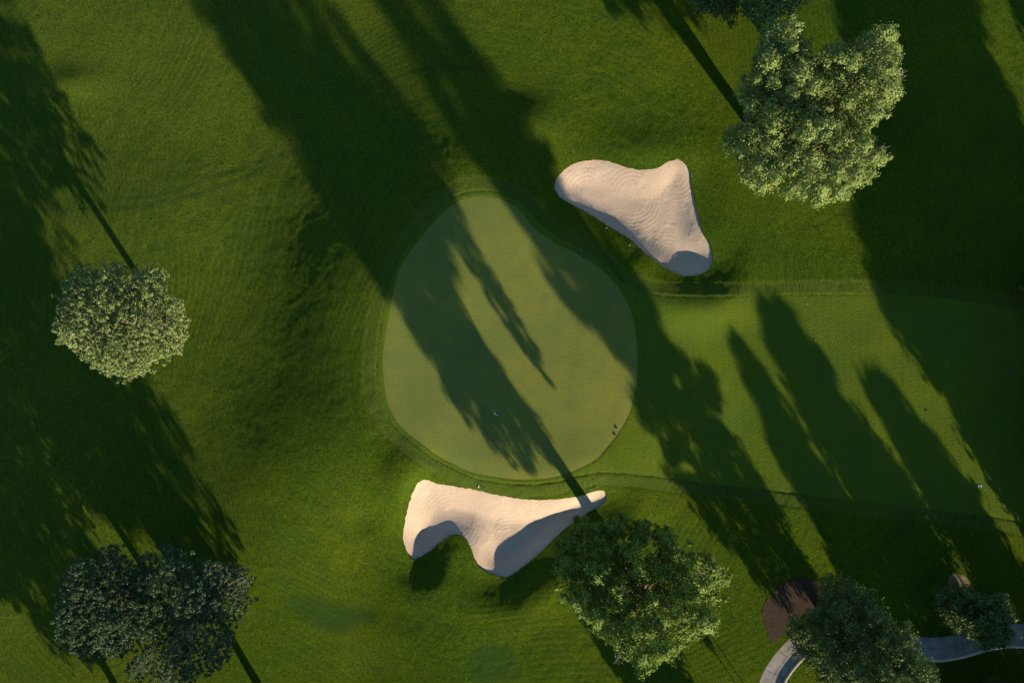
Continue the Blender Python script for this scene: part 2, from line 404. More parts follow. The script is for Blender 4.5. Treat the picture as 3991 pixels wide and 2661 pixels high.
# drop grid points crowding the outlines
cell = {}
for q in allring: cell.setdefault((int(q[0] // .5), int(q[1] // .5)), []).append(q)
keep = np.ones(len(gp), bool)
for i, q in enumerate(gp):
    cx, cy = int(q[0] // .5), int(q[1] // .5)
    for a in (-1, 0, 1):
        for b in (-1, 0, 1):
            for r in cell.get((cx + a, cy + b), ()):
                if (r[0] - q[0]) ** 2 + (r[1] - q[1]) ** 2 < .02: keep[i] = False
gp = gp[keep]
# finer sand grid
def extra(poly, st):
    lo = poly.min(0); hi = poly.max(0)
    a, b = np.meshgrid(np.arange(lo[0], hi[0], st), np.arange(lo[1], hi[1], st)); q = np.stack([a.ravel(), b.ravel()], 1) + rng.uniform(-.03, .03, (a.size, 2))
    s = sdist(q[:, 0], q[:, 1], poly); return q[s < -.12]
def offs(poly, d):
    t = np.roll(poly, -1, 0) - np.roll(poly, 1, 0); t /= np.linalg.norm(t, axis=1)[:, None] + 1e-9
    q = poly + np.stack([t[:, 1], -t[:, 0]], 1) * d
    if abs(sdist(q[:1, 0], q[:1, 1], poly)[0] - d) > .1: q = poly - np.stack([t[:, 1], -t[:, 0]], 1) * d
    return q[np.abs(sdist(q[:, 0], q[:, 1], poly) - d) < .03]
gp = np.concatenate([gp, extra(BUNK1, .3), extra(BUNK2, .3), offs(FAIR, .2), offs(FAIR, 1.6), offs(FAIR, 1.85), offs(GREEN, .2)])
far = []
for r in (70, 80, 95, 120, 160, 230, 340, 500):
    for x in np.linspace(-r, r, 24):
        far += [(x, r), (x, -r), (r, x * .98), (-r, x * .98)]
far = [p for p in far if abs(p[0]) > 67 or abs(p[1]) > 46]
verts = [Vector((float(p[0]), float(p[1]))) for p in gp] + [Vector(p) for p in far]
edges = []
for nm, R in rings:
    b = len(verts); verts += [Vector((float(p[0]), float(p[1]))) for p in R]
    edges += [(b + i, b + (i + 1) % len(R)) for i in range(len(R))]
ov, oe, of, *_ = delaunay_2d_cdt(verts, edges, [], 0, 1e-5, False)
OV = np.array([(v.x, v.y) for v in ov]); OF = np.array([tuple(f) for f in of if len(f) == 3])
cen = OV[OF].mean(1)
reg = np.zeros(len(OF), int)
order = [('fairway', 1), ('green', 2), ('b1', 3), ('b2', 4), ('mring', 5), ('mulch', 6), ('path', 7)]
RD = dict(rings)
for nm, k in order: reg[inside(cen[:, 0], cen[:, 1], RD[nm])] = k
Z = height(OV[:, 0], OV[:, 1])
patchy = .55 + .9 * sstep(-.25, .25, vnoise(OV[:, 0] / 9, OV[:, 1] / 9, 11))
Zr = Z + patchy * (0.040 * vnoise(OV[:, 0] / .42 + OV[:, 1] * .4, OV[:, 1] / .42, 5) + .045 * vnoise(OV[:, 0] / 1.1, OV[:, 1] / 1.1 + OV[:, 0] * .3, 6))
GD = sdist(OV[:, 0], OV[:, 1], GREEN[::3])
FD = sdist(OV[:, 0], OV[:, 1], FAIR[::2])
Zr = Zr + .065 * np.clip(FD / .2, 0, 1) + .055 * np.clip((FD - 1.6) / .25, 0, 1)
Z = Z + np.where(FD < 0, .03 * np.clip(GD / .2, 0, 1), 0)
def sheet(name, k, mat, z, dz=0.0):
    f = OF[reg == k]; u, inv = np.unique(f, return_inverse=True)
    V = np.column_stack([OV[u], z[u] + dz])
    return mesh_obj(name, V, inv.reshape(-1, 3), mat), u
ground, u = sheet('rough_grass_ground', 0, M['rough'], Zr)
fattr(ground, 'gd', GD[u]); fattr(ground, 'cut', (1 - sstep(1.55, 1.8, FD[u])))
tr_ = np.full(len(u), 9.0)
for tk in ([(135,452),(300,452),(400,430),(525,385),(668,338)], [(125,477),(300,472),(425,445),(550,400),(655,352)], [(825,200),(900,175),(1000,152),(1110,160)], [(1300,455),(1420,640),(1440,700)]):
    tr_ = np.minimum(tr_, seg_dist(OV[u, 0], OV[u, 1], DP(tk), False))
fattr(ground, 'track', 1 - sstep(.12, .5, tr_))
pa = np.maximum(1 - sstep(-1.2, .7, sdist(OV[u, 0], OV[u, 1], PATCH1)), .8 * (1 - sstep(-.8, .6, sdist(OV[u, 0], OV[u, 1], PATCH2))))
fattr(ground, 'patch', pa)
fattr(ground, 'tee', 1 - sstep(-.15, .15, sdist(OV[u, 0], OV[u, 1], TEE)))
tag(ground, kind='structure', label='dark rough grass surrounding the green and the bunkers')
o, u = sheet('fairway', 1, M['fair'], Z, -.035); tag(o, kind='structure', label='close mown fairway running from the green to the right edge')
o, u = sheet('putting_green', 2, M['green'], Z, -.045); tag(o, kind='structure', label='pale pear shaped putting green crossed by long tree shadows')
RC = {3: [S(2468, 765), S(2290, 745), S(2640, 690), S(2610, 985)], 4: [S(1770, 2030), S(1985, 2110), S(2140, 2010), S(1640, 2080), S(2290, 1960)]}
for k, nm, lb in ((3, 'sand_bunker', 'kidney shaped sand bunker above and right of the putting green'), (4, 'sand_bunker', 'two lobed sand bunker below the putting green')):
    zz = Z + .03 * vnoise(OV[:, 0] / 1.1, OV[:, 1] / 1.1, 8)
    o, u = sheet(nm, k, M['sand'], zz, -.06)
    d = np.stack([np.hypot(OV[u, 0] - c[0], OV[u, 1] - c[1]) + .6 * i for i, c in enumerate(RC[k])])
    fattr(o, 'rake', d.min(0)); fattr(o, 'rakew', sstep(1.2, 2.2, d.min(0)) * (1 - sstep(3.6, 5.2, d.min(0)))); tag(o, kind='structure', label=lb, cat='bunker')
o, u = sheet('soil_ring', 5, M['soil'], Zr, .0); tag(o, kind='structure', label='bare tan soil ring at the foot of the small tree by the path')
o, u = sheet('mulch_bed', 6, M['mulch'], Zr, .02); tag(o, kind='structure', label='brown bark mulch bed beside the cart path')
o, u = sheet('cart_path', 7, M['path'], Z, .0)
dd = ((OV[u][:, None, :] - PATHC[None, ::2, :]) ** 2).sum(2); ii = dd.argmin(1)
arc = np.concatenate([[0], np.cumsum(np.linalg.norm(np.diff(PATHC[::2], axis=0), axis=1))])
rel = OV[u] - PATHC[::2][ii]
fattr(o, 'along', arc[ii] + (rel * tang[::2][ii]).sum(1)); fattr(o, 'across', (rel * pnor[::2][ii]).sum(1))
tag(o, kind='structure', label='curved grey concrete cart path with joints')
def skirt(name, ring, mat, depth, lab):
    V = []; F = []; n = len(ring); z = height(ring[:, 0], ring[:, 1])
    for p, h in zip(ring, z): V += [(p[0], p[1], h + .02), (p[0], p[1], h - depth)]
    for i in range(n):
        j = (i + 1) % n; F.append((2 * i, 2 * j, 2 * j + 1, 2 * i + 1))
    tag(mesh_obj(name, V, F, mat), kind='structure', label=lab)
skirt('turf_edge', RD['b1'], M['rough'], .42, 'turf lip round the upper sand bunker')
skirt('turf_edge', RD['b2'], M['rough'], .42, 'turf lip round the lower sand bunker')
def kerb(line, side, i0, i1, hgt, lab):
    V = []; F = []; w = .17
    for i in range(i0, i1):
        p = line[i]; nn = pnor[i] * side; h = float(height(p[0], p[1]))
        for a, z in ((-.02, -.1), (-.02, hgt - .02), (.02, hgt), (w - .03, hgt), (w, hgt - .03), (w, -.1)):
            q = p + nn * a; V.append((q[0], q[1], h + z))
    n = i1 - i0
    for i in range(n - 1):
        for k in range(5): F.append((i * 6 + k, i * 6 + k + 1, (i + 1) * 6 + k + 1, (i + 1) * 6 + k))
    tag(mesh_obj('kerb', V, F, M['kerb'], smooth=False), kind='structure', label=lab)
nP = len(PATHC)
kerb(PATHL, 1, 0, int(nP * .42), .09, 'pale kerb along the outer edge of the path bend')
kerb(PATHR, -1, 0, nP, .30, 'raised kerb along the lower edge of the cart path')

# ------------------------------------------------------------------ trees
PERP = np.array([SH[1], -SH[0]])
def shadow_of(P):
    k = P[:, 2] / TAN
    return P[:, 0] + SH[0] * k, P[:, 1] + SH[1] * k
def image_of(P):
    k = 1.0 / (1 - P[:, 2] / CAM_H)
    return P[:, 0] * k, P[:, 1] * k
def ok_poly(x, y, poly, r):
    res = inside(x, y, poly)
    for a, b in ((r, 0), (-r, 0), (0, r), (0, -r)): res &= inside(x + a, y + b, poly)
    return res
def thin(P, dmin, nmax):
    out = []
    cell = {}
    for p in P:
        c = tuple((p // dmin).astype(int)); good = True
        for a in (-1, 0, 1):
            for b in (-1, 0, 1):
                for d in (-1, 0, 1):
                    for q in cell.get((c[0] + a, c[1] + b, c[2] + d), ()):
                        if ((q - p) ** 2).sum() < dmin * dmin: good = False; break
        if good:
            out.append(p); cell.setdefault(c, []).append(p)
            if len(out) >= nmax: break
    return np.array(out)
lobe_out = 1.6
def hull_points(R, base, h0, h1, img=None, sh=None, r=.7, n=60000, zc=None, crown_r=None, axis=None):
    """random points in the volume whose plan outline and cast shadow agree with the survey"""
    if img is not None:
        lo = img.min(0); hi = img.max(0); z = R.uniform(h0, h1, n)
        uv = R.uniform(lo, hi, (n, 2)); k = 1 - z / CAM_H
        P = np.column_stack([uv * k[:, None], z])
        m = ok_poly(uv[:, 0], uv[:, 1], img, r)
        P = P[m]; uv = uv[m]
        if crown_r:
            t = (P[:, 2] - h0) / (h1 - h0)
            pr = np.sqrt(np.clip(1 - ((t - .38) / .64) ** 2, 0, 1)) * crown_r
            ax = base if axis is None else base + (axis - base) * (P[:, 2] / h1)[:, None]
            ok = np.hypot(P[:, 0] - (ax[..., 0]), P[:, 1] - ax[..., 1]) < pr
            P = P[ok]; uv = uv[ok]
        if sh is not None:
            x, y = shadow_of(P); P = P[ok_poly(x, y, sh, r * .95)]
        elif not crown_r:
            e = -sdist(uv[:, 0], uv[:, 1], img); c = np.clip(e / (e.max() * .9), 0, 1)
            hz = np.sqrt(1 - (1 - c) ** 2); mid = zc if zc is not None else (h0 + h1) / 2
            z = P[:, 2]
            P = P[np.where(z > mid, (z - mid) / (h1 - mid) < hz, (mid - z) / (mid - h0) < hz)]
    else:
        lo = sh.min(0); hi = sh.max(0); q = R.uniform(lo, hi, (n, 2))
        m = ok_poly(q[:, 0], q[:, 1], sh, r * .55); q = q[m]
        al = (q - base) @ SH; pe = (q - base) @ PERP
        h = al * TAN; half = np.percentile(np.abs(pe), 90)
        d = R.uniform(-1, 1, len(q)) * np.sqrt(np.clip(1 - (pe / (half * 1.15)) ** 2, .05, 1)) * half
        z = h + d * TAN; xy = q - SH[None] * (z / TAN)[:, None]
        P = np.column_stack([xy, z]); P = P[(z > h0 * .6) & (z < h1)]; x, y = image_of(P); P = P[(np.abs(x) > 64 + lobe_out) | (np.abs(y) > 42.7 + lobe_out)]
    return P
def rand_dirs(R, n):
    v = R.normal(size=(n, 3)); return v / np.linalg.norm(v, axis=1)[:, None]
def cards(R, C, N, size, aspect, up=.0):
    """small pointed leaf faces centred on C, facing N"""
    n = len(C); t = rand_dirs(R, n); t[:, 2] *= .5
    a = np.cross(N, t); a /= np.linalg.norm(a, axis=1)[:, None] + 1e-9; b = np.cross(N, a)
    s = size[:, None]
    q = np.stack([C + a * s, C + b * s * aspect + N * s * .12, C - a * s, C - b * s * aspect + N * s * .12], 1)
    return q.reshape(-1, 3), np.arange(4 * n).reshape(n, 4)
def needles(R, C, out, length, per):
    n = len(C); d = rand_dirs(R, n * per).reshape(n, per, 3) + out[:, None, :] * .9
    d /= np.linalg.norm(d, axis=2)[..., None]
    L = length[:, None, None] * R.uniform(.75, 1.1, (n, per, 1))
    s = np.cross(d, rand_dirs(R, n * per).reshape(n, per, 3)); s /= np.linalg.norm(s, axis=2)[..., None] + 1e-9
    c = C[:, None, :]; w = .055
    q = np.stack([c + d * L * .1 - s * w * .5, c + d * L * .6 - s * w, c + d * L, c + d * L * .6 + s * w], 2)
    return q.reshape(-1, 3), np.arange(n * per * 4).reshape(-1, 4)

def tree(name, label, seed, base, h0, h1, img=None, sh=None, lobe_r=1.25, gap=1.75, nlobes=420, leaves=170, lsize=.17, mat='leaf', pine=False, trunk_r=.45, dead=(), zc=None, group=None, squash=.8, limbs=26, crown_r=None, holes=0, hole_r=1.5, spur=None):
    R = np.random.default_rng(seed)
    base = np.asarray(base, float)
    gz = float(height(base[0], base[1])); h0 += gz; h1 += gz
    if zc is not None: zc += gz
    P = hull_points(R, base, h0, h1, img, sh, lobe_r * .8, zc=zc, crown_r=crown_r, n=60000 if crown_r is None else 140000)
    if holes:
        hc = P[R.integers(0, len(P), holes)]
        P = P[((((P[:, None, :] - hc[None]) * np.array([1, 1, .3])) ** 2).sum(2) > hole_r ** 2).all(1)]
    Lc = thin(P, gap, nlobes)
    root = empty(name, (base[0], base[1], gz)); tag(root, label, 'tree', group)
    off = np.array([base[0], base[1], gz])
    mean = Lc.mean(0)
    # leaves sit on the shells of the leaf clumps, thicker on top
    rr = lobe_r * R.uniform(.65, 1.2, len(Lc))
    n_main = len(Lc)
    if spur is not None:                                  # a thin hanging bough beside the main crown
        e_ = thin(hull_points(R, base, h0 * .7, h1, img, spur, .25, crown_r=crown_r, n=400000), .5, 150)
        if len(e_): Lc = np.concatenate([Lc, e_]); rr = np.concatenate([rr, np.full(len(e_), .27)])
    if img is not None:                                   # stray sprays that break up the outline
        k_ = R.permutation(n_main)[:int(len(Lc) * .4)]
        rad = Lc[k_] - mean; rad[:, 2] *= .3; rad /= np.linalg.norm(rad, axis=1)[:, None] + 1e-6
        Lc = np.concatenate([Lc, Lc[k_] + rad * lobe_r * R.uniform(.5, 1.2, (len(k_), 1)) + R.normal(0, .25, (len(k_), 3))])
        rr = np.concatenate([rr, lobe_r * R.uniform(.25, .5, len(k_))])
    if pine:
        nt_ = leaves; Cs = []; Os = []
        for c, r in zip(Lc, rr):
            d = rand_dirs(R, nt_); d = d[:max(5, int(nt_ * (r / lobe_r) ** 2))]; d[:, 2] = np.abs(d[:, 2]) * .9 - .15; d /= np.linalg.norm(d, axis=1)[:, None]
            k = R.uniform(.75, 1.0, (len(d), 1)); Cs.append(c + d * k * r * np.array([1, 1, .55])); Os.append(d * .6 + np.array([0, 0, .6]))
        Cs = np.concatenate(Cs); Os = np.concatenate(Os); Os /= np.linalg.norm(Os, axis=1)[:, None]
        T = thin(Cs, .48, 20000); idx = {tuple(p): i for i, p in enumerate(Cs)}
        O2 = Os[[idx[tuple(p)] for p in T]]
        V, F = needles(R, T, O2, R.uniform(.32, .46, len(T)), 22)
        q = 18; dd_ = rand_dirs(R, len(T) * q) + np.repeat(O2, q, 0) * .7; dd_ /= np.linalg.norm(dd_, axis=1)[:, None]
        V2, F2 = cards(R, np.repeat(T, q, 0) + dd_ * .26, dd_ + R.normal(0, .2, dd_.shape), R.uniform(.07, .13, len(dd_)), .5)
        F = np.concatenate([F, F2 + len(V)]); V = np.concatenate([V, V2])
    else:
        Cs = []; Ns = []
        for c, r in zip(Lc, rr):
            m = int(leaves * (r / lobe_r) ** 2 * R.uniform(.8, 1.2))
            d = rand_dirs(R, m); d[:, 2] = d[:, 2] + .25; d /= np.linalg.norm(d, axis=1)[:, None]
            wob = 1 + .38 * np.sin(d[:, 0] * 5 + c[0]) * np.sin(d[:, 1] * 5 + c[1]) + R.normal(0, .10, m)
            k = (R.uniform(.35, 1, m) ** .5 * wob)[:, None]
            Cs.append(c + d * k * r * np.array([1, 1, squash])); ks = rand_dirs(R, 14); cl = (d @ ks.T).argmax(1); jn = R.normal(0, .34, (14, 3))
            Ns.append(d * .95 + jn[cl] + R.normal(0, .26, (m, 3)) + np.array([SUNXY[0] * .15, SUNXY[1] * .15, .2]))
        Cs = np.concatenate(Cs); Ns = np.concatenate(Ns); Ns /= np.linalg.norm(Ns, axis=1)[:, None]
        V, F = cards(R, Cs, Ns, lsize * R.uniform(.6, 1.35, len(Cs)), .62)
    V = V - off
    mesh_obj('crown', V, F, M[mat], root, smooth=False)
    # trunk and limbs
    t = MB(); zt_ = np.percentile(Lc[:, 2], 88); hi_ = Lc[Lc[:, 2] > np.percentile(Lc[:, 2], 70)].mean(0)
    top = np.array([hi_[0], hi_[1], zt_]) - off
    pts = [np.array([0, 0, -.3])] + [top * f + np.array([0, 0, 0]) + R.normal(0, .12, 3) * (f < 1) for f in (.12, .3, .5, .7, .85, 1)]
    pts[0] *= 1
    t.tube(pts, [trunk_r * f for f in (1.35, 1.05, .92, .75, .5, .3, .1)], 9)
    sel = R.permutation(n_main)[:limbs]
    for i in sel:
        c = Lc[i] - off; f = np.clip((c[2] - 1.2) / top[2] * R.uniform(.7, .95), min(.9, (h0 - gz) / (h1 - gz) * .95 + .05), .95)
        s = top * f; L = np.linalg.norm(c - s)
        mid = s * .5 + c * .5 + np.array([0, 0, -.08 * L]) + R.normal(0, .1 * L ** .5, 3)
        r0 = trunk_r * .38 * (1 - .6 * f)
        t.tube([s, mid, c], [r0, r0 * .6, .03], 6)
        for _ in range(3):
            e = c + rand_dirs(R, 1)[0] * lobe_r * .9; t.tube([mid * .4 + c * .6, e], [.05, .012], 4)
    t.build('trunk', M['bark'], root)
    for (du, dv, dz) in dead:
        p = np.append(D(du, dv, dz), dz) - off; b = MB()
        start = p * .8 + top * .2
        b.tube([start, p], [.07, .05], 5)
        for _ in range(9):
            e = p + rand_dirs(R, 1)[0] * np.array([1.1, 1.1, .5]) + np.array([0, 0, .5])
            mid = (p + e) / 2 + R.normal(0, .12, 3)
            b.tube([p, mid, e], [.035, .025, .012], 4)
            for _ in range(2):
                b.tube([mid, mid + rand_dirs(R, 1)[0] * .6 + np.array([0, 0, .2])], [.03, .015], 4)
        b.build('dead_branch', M['dead'], root)
    return root

P1_IMG = DP([(205,612),(270,605),(300,622),(335,608),(378,612),(382,650),(378,675),(415,698),(438,740),(430,775),(392,812),(350,845),(310,868),(255,864),(212,832),(160,795),(120,762),(138,720),(132,690),(155,645),(175,618)])
P1_SH = DP([(180,350),(150,385),(120,395),(70,470),(10,560),(-90,520),(-300,260),(-300,-100),(-100,-150),(0,10),(60,90),(110,160),(120,210),(150,270),(170,290)])
tree('pine_tree', 'rounded sunlit pine standing alone by the left edge', 11, D(385, 762), 6.3, 17.5, P1_IMG, None, crown_r=9.6, holes=10, hole_r=1.0, lobe_r=1.0, gap=1.5, nlobes=420, leaves=26, mat='needle', pine=True, trunk_r=.42, zc=9, limbs=60)
P2_IMG = DP([(140,1325),(180,1285),(240,1262),(275,1255),(292,1290),(335,1300),(345,1400),(315,1480),(270,1505),(200,1512),(150,1492),(128,1430)])
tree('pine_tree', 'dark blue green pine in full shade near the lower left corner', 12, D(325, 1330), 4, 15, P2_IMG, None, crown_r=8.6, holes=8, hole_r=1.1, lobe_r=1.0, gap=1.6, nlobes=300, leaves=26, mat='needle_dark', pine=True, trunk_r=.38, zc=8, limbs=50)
P3_IMG = DP([(318,1275),(375,1252),(440,1268),(500,1288),(565,1298),(585,1350),(572,1405),(545,1450),(525,1510),(490,1535),(440,1570),(420,1610),(300,1610),(290,1540),(318,1480),(308,1380)])
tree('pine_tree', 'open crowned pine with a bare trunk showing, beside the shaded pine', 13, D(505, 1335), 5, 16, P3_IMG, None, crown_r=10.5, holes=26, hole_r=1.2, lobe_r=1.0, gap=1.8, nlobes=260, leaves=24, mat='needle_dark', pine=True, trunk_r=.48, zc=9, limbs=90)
T5_IMG = DP([(1278,1240),(1330,1208),(1400,1188),(1450,1182),(1495,1192),(1545,1228),(1580,1268),(1600,1290),(1625,1262),(1660,1240),(1676,1262),(1680,1325),(1662,1370),(1642,1425),(1630,1448),(1600,1452),(1562,1492),(1522,1512),(1492,1540),(1465,1532),(1440,1502),(1400,1482),(1370,1442),(1318,1402),(1282,1372),(1290,1320)])
T5_SH = DP([(430,0),(540,180),(600,270),(670,340),(690,420),(740,470),(830,600),(870,660),(920,740),(1000,850),(1060,930),(1130,1000),(1200,1090),(1320,1150),(1325,1110),(1250,990),(1118,790),(1042,690),(990,600),(970,540),(985,420),(970,300),(915,200),(865,100),(815,-60),(700,-150),(420,-130)])
tree('broadleaf_tree', 'large ragged broadleaf tree below the green beside the lower bunker', 15, D(1427, 1285), 7.5, 24.5, T5_IMG, T5_SH, spur=DP([(945,380),(975,460),(1021,538),(1077,628),(1135,713),(1232,838),(1196,742),(1113,598),(1043,483),(1010,420),(985,360)]), crown_r=9.5, holes=18, hole_r=1.2, squash=.95, lobe_r=1.2, gap=2.15, nlobes=420, leaves=780, lsize=.12, mat='leaf_green', trunk_r=.62, zc=12, dead=((1420,1395,16),(1425,1505,13),(1290,1290,9),(1540,1380,17)), limbs=60)
T6_IMG = DP([(1885,1335),(1925,1315),(1962,1342),(2012,1368),(2020,1400),(2045,1428),(2085,1440),(2105,1480),(2115,1505),(2145,1540),(2165,1610),(2170,1750),(1900,1750),(1865,1610),(1855,1560),(1828,1522),(1795,1470),(1815,1430),(1880,1405)])
T6_SH = DP([(1880,1330),(1855,1290),(1770,1130),(1714,1049),(1680,976),(1640,950),(1643,889),(1637,859),(1613,805),(1587,819),(1570,799),(1556,819),(1540,762),(1513,755),(1493,725),(1463,665),(1443,615),(1420,570),(1290,420),(1250,320),(1180,200),(1110,110),(1040,20),(1000,-100),(860,-100),(890,40),(940,150),(1010,260),(1070,340),(1120,410),(1170,490),(1229,598),(1269,642),(1326,692),(1359,732),(1393,772),(1413,812),(1393,825),(1393,859),(1433,902),(1470,949),(1506,1053),(1540,1093),(1580,1143),(1613,1204),(1653,1240),(1800,1400)])
tree('broadleaf_tree', 'tall dark broadleaf tree over the bend of the cart path', 16, D(1885, 1392), 2, 24, T6_IMG, T6_SH, crown_r=8.5, holes=14, hole_r=1.1, lobe_r=1.05, gap=1.7, nlobes=520, leaves=420, lsize=.12, mat='leaf_dark', trunk_r=.5, limbs=60)
T7_IMG = DP([(2150,1360),(2185,1345),(2230,1350),(2262,1372),(2310,1362),(2328,1400),(2318,1440),(2335,1475),(2312,1508),(2278,1508),(2240,1475),(2200,1452),(2160,1440),(2148,1400)])
tree('broadleaf_tree', 'small leafy tree above the path, growing from the bare soil ring', 17, D(2200, 1345), 2, 9.5, T7_IMG, None, crown_r=5.2, holes=8, hole_r=.6, lobe_r=.85, gap=1.05, nlobes=220, leaves=170, lsize=.14, mat='leaf_dark', trunk_r=.16, zc=4.5, limbs=30)
T1_IMG = DP([(1890,112),(1935,92),(1960,98),(2000,72),(2040,52),(2078,57),(2085,98),(2062,132),(2058,165),(2063,190),(2068,222),(2042,252),(2000,285),(1985,305),(1940,300),(1890,275),(1850,220),(1860,150)])
tree('broadleaf_tree', 'bright sunlit broadleaf tree of the upper right group, farthest right', 21, D(1880, 250), 6.5, 18, T1_IMG, None, crown_r=7.6, holes=9, hole_r=1.1, lobe_r=1.15, gap=1.85, nlobes=380, leaves=500, lsize=.118, mat='leaf', trunk_r=.42, zc=11.5, dead=((2062,178,9),), limbs=40)
T2_IMG = DP([(1658,300),(1690,282),(1740,268),(1800,255),(1870,250),(1935,285),(1985,300),(2002,322),(2038,352),(2032,382),(2002,412),(1976,422),(1962,442),(1936,462),(1900,476),(1860,467),(1800,452),(1740,442),(1706,410),(1698,360),(1658,342)])
tree('broadleaf_tree', 'broad sunlit tree of the upper right group, nearest the upper bunker', 22, D(1782, 368), 7, 18, T2_IMG, None, crown_r=9.5, holes=14, hole_r=1.2, lobe_r=1.15, gap=1.85, nlobes=460, leaves=500, lsize=.118, mat='leaf', trunk_r=.6, zc=11.5, dead=((2022,345,9),(1745,345,12)), limbs=40)
T3_IMG = DP([(1733,58),(1790,42),(1840,52),(1842,92),(1868,120),(1885,165),(1890,235),(1850,272),(1760,272),(1700,262),(1688,215),(1716,180),(1728,130),(1742,110)])
tree('broadleaf_tree', 'half shaded tree in the middle of the upper right group', 23, D(1716, 268), 6, 18, T3_IMG, None, crown_r=7.5, holes=8, hole_r=1.2, lobe_r=1.15, gap=1.85, nlobes=300, leaves=480, lsize=.118, mat='leaf', trunk_r=.42, zc=11.5, dead=((1760,175,10),), limbs=40)
T0_IMG = DP([(1575,-10),(1600,28),(1640,42),(1682,52),(1700,20),(1720,-60),(1660,-120),(1580,-60)])
tree('broadleaf_tree', 'dark tree cut by the top edge, left of the upper right group', 24, D(1640, 12), 4, 12, T0_IMG, None, lobe_r=1.1, gap=1.4, nlobes=200, leaves=200, lsize=.15, mat='leaf_dark', trunk_r=.35, zc=8)
T0B_IMG = DP([(1690,10),(1720,50),(1765,62),(1800,42),(1852,12),(1870,-60),(1780,-120),(1700,-60)])
tree('broadleaf_tree', 'dark tree cut by the top edge, above the half shaded tree', 25, D(1778, 15), 4, 12, T0B_IMG, None, lobe_r=1.1, gap=1.4, nlobes=240, leaves=200, lsize=.15, mat='leaf', trunk_r=.35, zc=8)

# trees standing just outside the picture whose long shadows cross it
SHG = 'tall trees standing beyond the edge of the view'
def shade_tree(label, seed, base, poly, h1=24, lobe_r=1.3, gap=1.7, n=170, leaves=110, lsize=.26, tr=.45):
    tree('broadleaf_tree', label, seed, D(*base), 1.2, h1, None, DP(poly), lobe_r=lobe_r, gap=gap, nlobes=n, leaves=leaves, lsize=lsize, mat='leaf_dark', trunk_r=tr, group=SHG, limbs=14)
shade_tree('tree beyond the lower edge shading the lower left pines', 31, (610,1640), [(590,1370),(562,1265),(470,1090),(380,920),(310,870),(200,760),(100,560),(20,480),(-60,560),(60,800),(140,960),(200,1130),(240,1250),(330,1330),(420,1400),(520,1440)], n=165)
shade_tree('tree beyond the lower left corner shading the left edge', 32, (330,1720), [(-100,1300),(0,1440),(60,1500),(130,1568),(200,1640),(380,1560),(330,1440),(250,1300),(150,1150),(50,960),(-80,800),(-250,800),(-250,1100)], n=185)
shade_tree('tree beyond the lower right edge with a leaning narrow crown', 33, (2190,1640), [(1684,772),(1720,880),(1760,980),(1800,1060),(1830,1120),(1880,1217),(1929,1327),(1990,1440),(2080,1540),(2190,1540),(2170,1420),(2085,1300),(1995,1190),(1910,1100),(1879,1049),(1852,992),(1806,919),(1762,852)], lobe_r=1.0, gap=1.25, n=260)
shade_tree('tree beyond the lower right edge with a pointed crown', 34, (2270,1640), [(1748,685),(1762,755),(1782,818),(1829,892),(1889,992),(1926,1049),(1960,1100),(1995,1185),(2080,1340),(2160,1450),(2230,1490),(2200,1350),(2140,1240),(2100,1150),(2040,1060),(2003,1009),(1969,969),(1939,919),(1919,866),(1892,805),(1872,815),(1852,771),(1825,725),(1792,690)], lobe_r=1.0, gap=1.25, n=300)
shade_tree('tree beyond the right edge with a low spreading crown', 35, (2440,1540), [(1979,825),(1992,880),(2010,930),(2035,985),(2060,1040),(2110,1110),(2170,1200),(2230,1330),(2300,1460),(2380,1460),(2370,1360),(2344,1299),(2330,1279),(2297,1222),(2270,1157),(2230,1097),(2190,1055),(2147,996),(2123,959),(2087,935),(2060,895),(2013,864)], lobe_r=1.0, gap=1.25, n=300)
shade_tree('broad tree beyond the right edge opposite the fairway', 36, (2490,1270), [(1980,530),(2007,652),(2043,738),(2100,815),(2150,888),(2200,965),(2243,1049),(2304,1143),(2352,1220),(2400,1290),(2460,1190),(2440,1040),(2330,800),(2230,640),(2150,520),(2060,450)], n=300, gap=1.5)
shade_tree('broad tree beyond the right edge, level with the upper bunker', 37, (2500,980), [(1960,300),(1975,500),(2060,600),(2140,690),(2250,850),(2360,1010),(2440,960),(2400,780),(2300,580),(2200,420),(2090,280),(2000,200)], n=320, gap=1.5)
shade_tree('broad tree beyond the upper right edge', 38, (2510,680), [(1946,-60),(1943,75),(1985,250),(2090,380),(2200,520),(2330,660),(2440,660),(2420,500),(2362,340),(2300,200),(2245,80),(2225,-60)], n=320, gap=1.5)
shade_tree('tree beyond the upper right corner', 39, (2580,370), [(2305,-40),(2352,60),(2420,170),(2510,310),(2530,160),(2440,-40)], n=120)
shade_tree('low tree beyond the lower edge under the ragged tree', 40, (1620,1740), [(1300,1300),(1335,1420),(1380,1500),(1430,1568),(1520,1700),(1640,1680),(1610,1568),(1550,1480),(1480,1390),(1400,1300)], n=150, lobe_r=1.0, gap=1.3, tr=.3)

shade_tree('low tree beyond the lower right corner shading the lawn under the path', 41, (2540,1880), [(1950,1490),(2050,1440),(2200,1460),(2340,1490),(2440,1620),(2500,1780),(2380,1800),(2250,1690),(2100,1620)], n=170, lobe_r=1.0, gap=1.3, tr=.3)

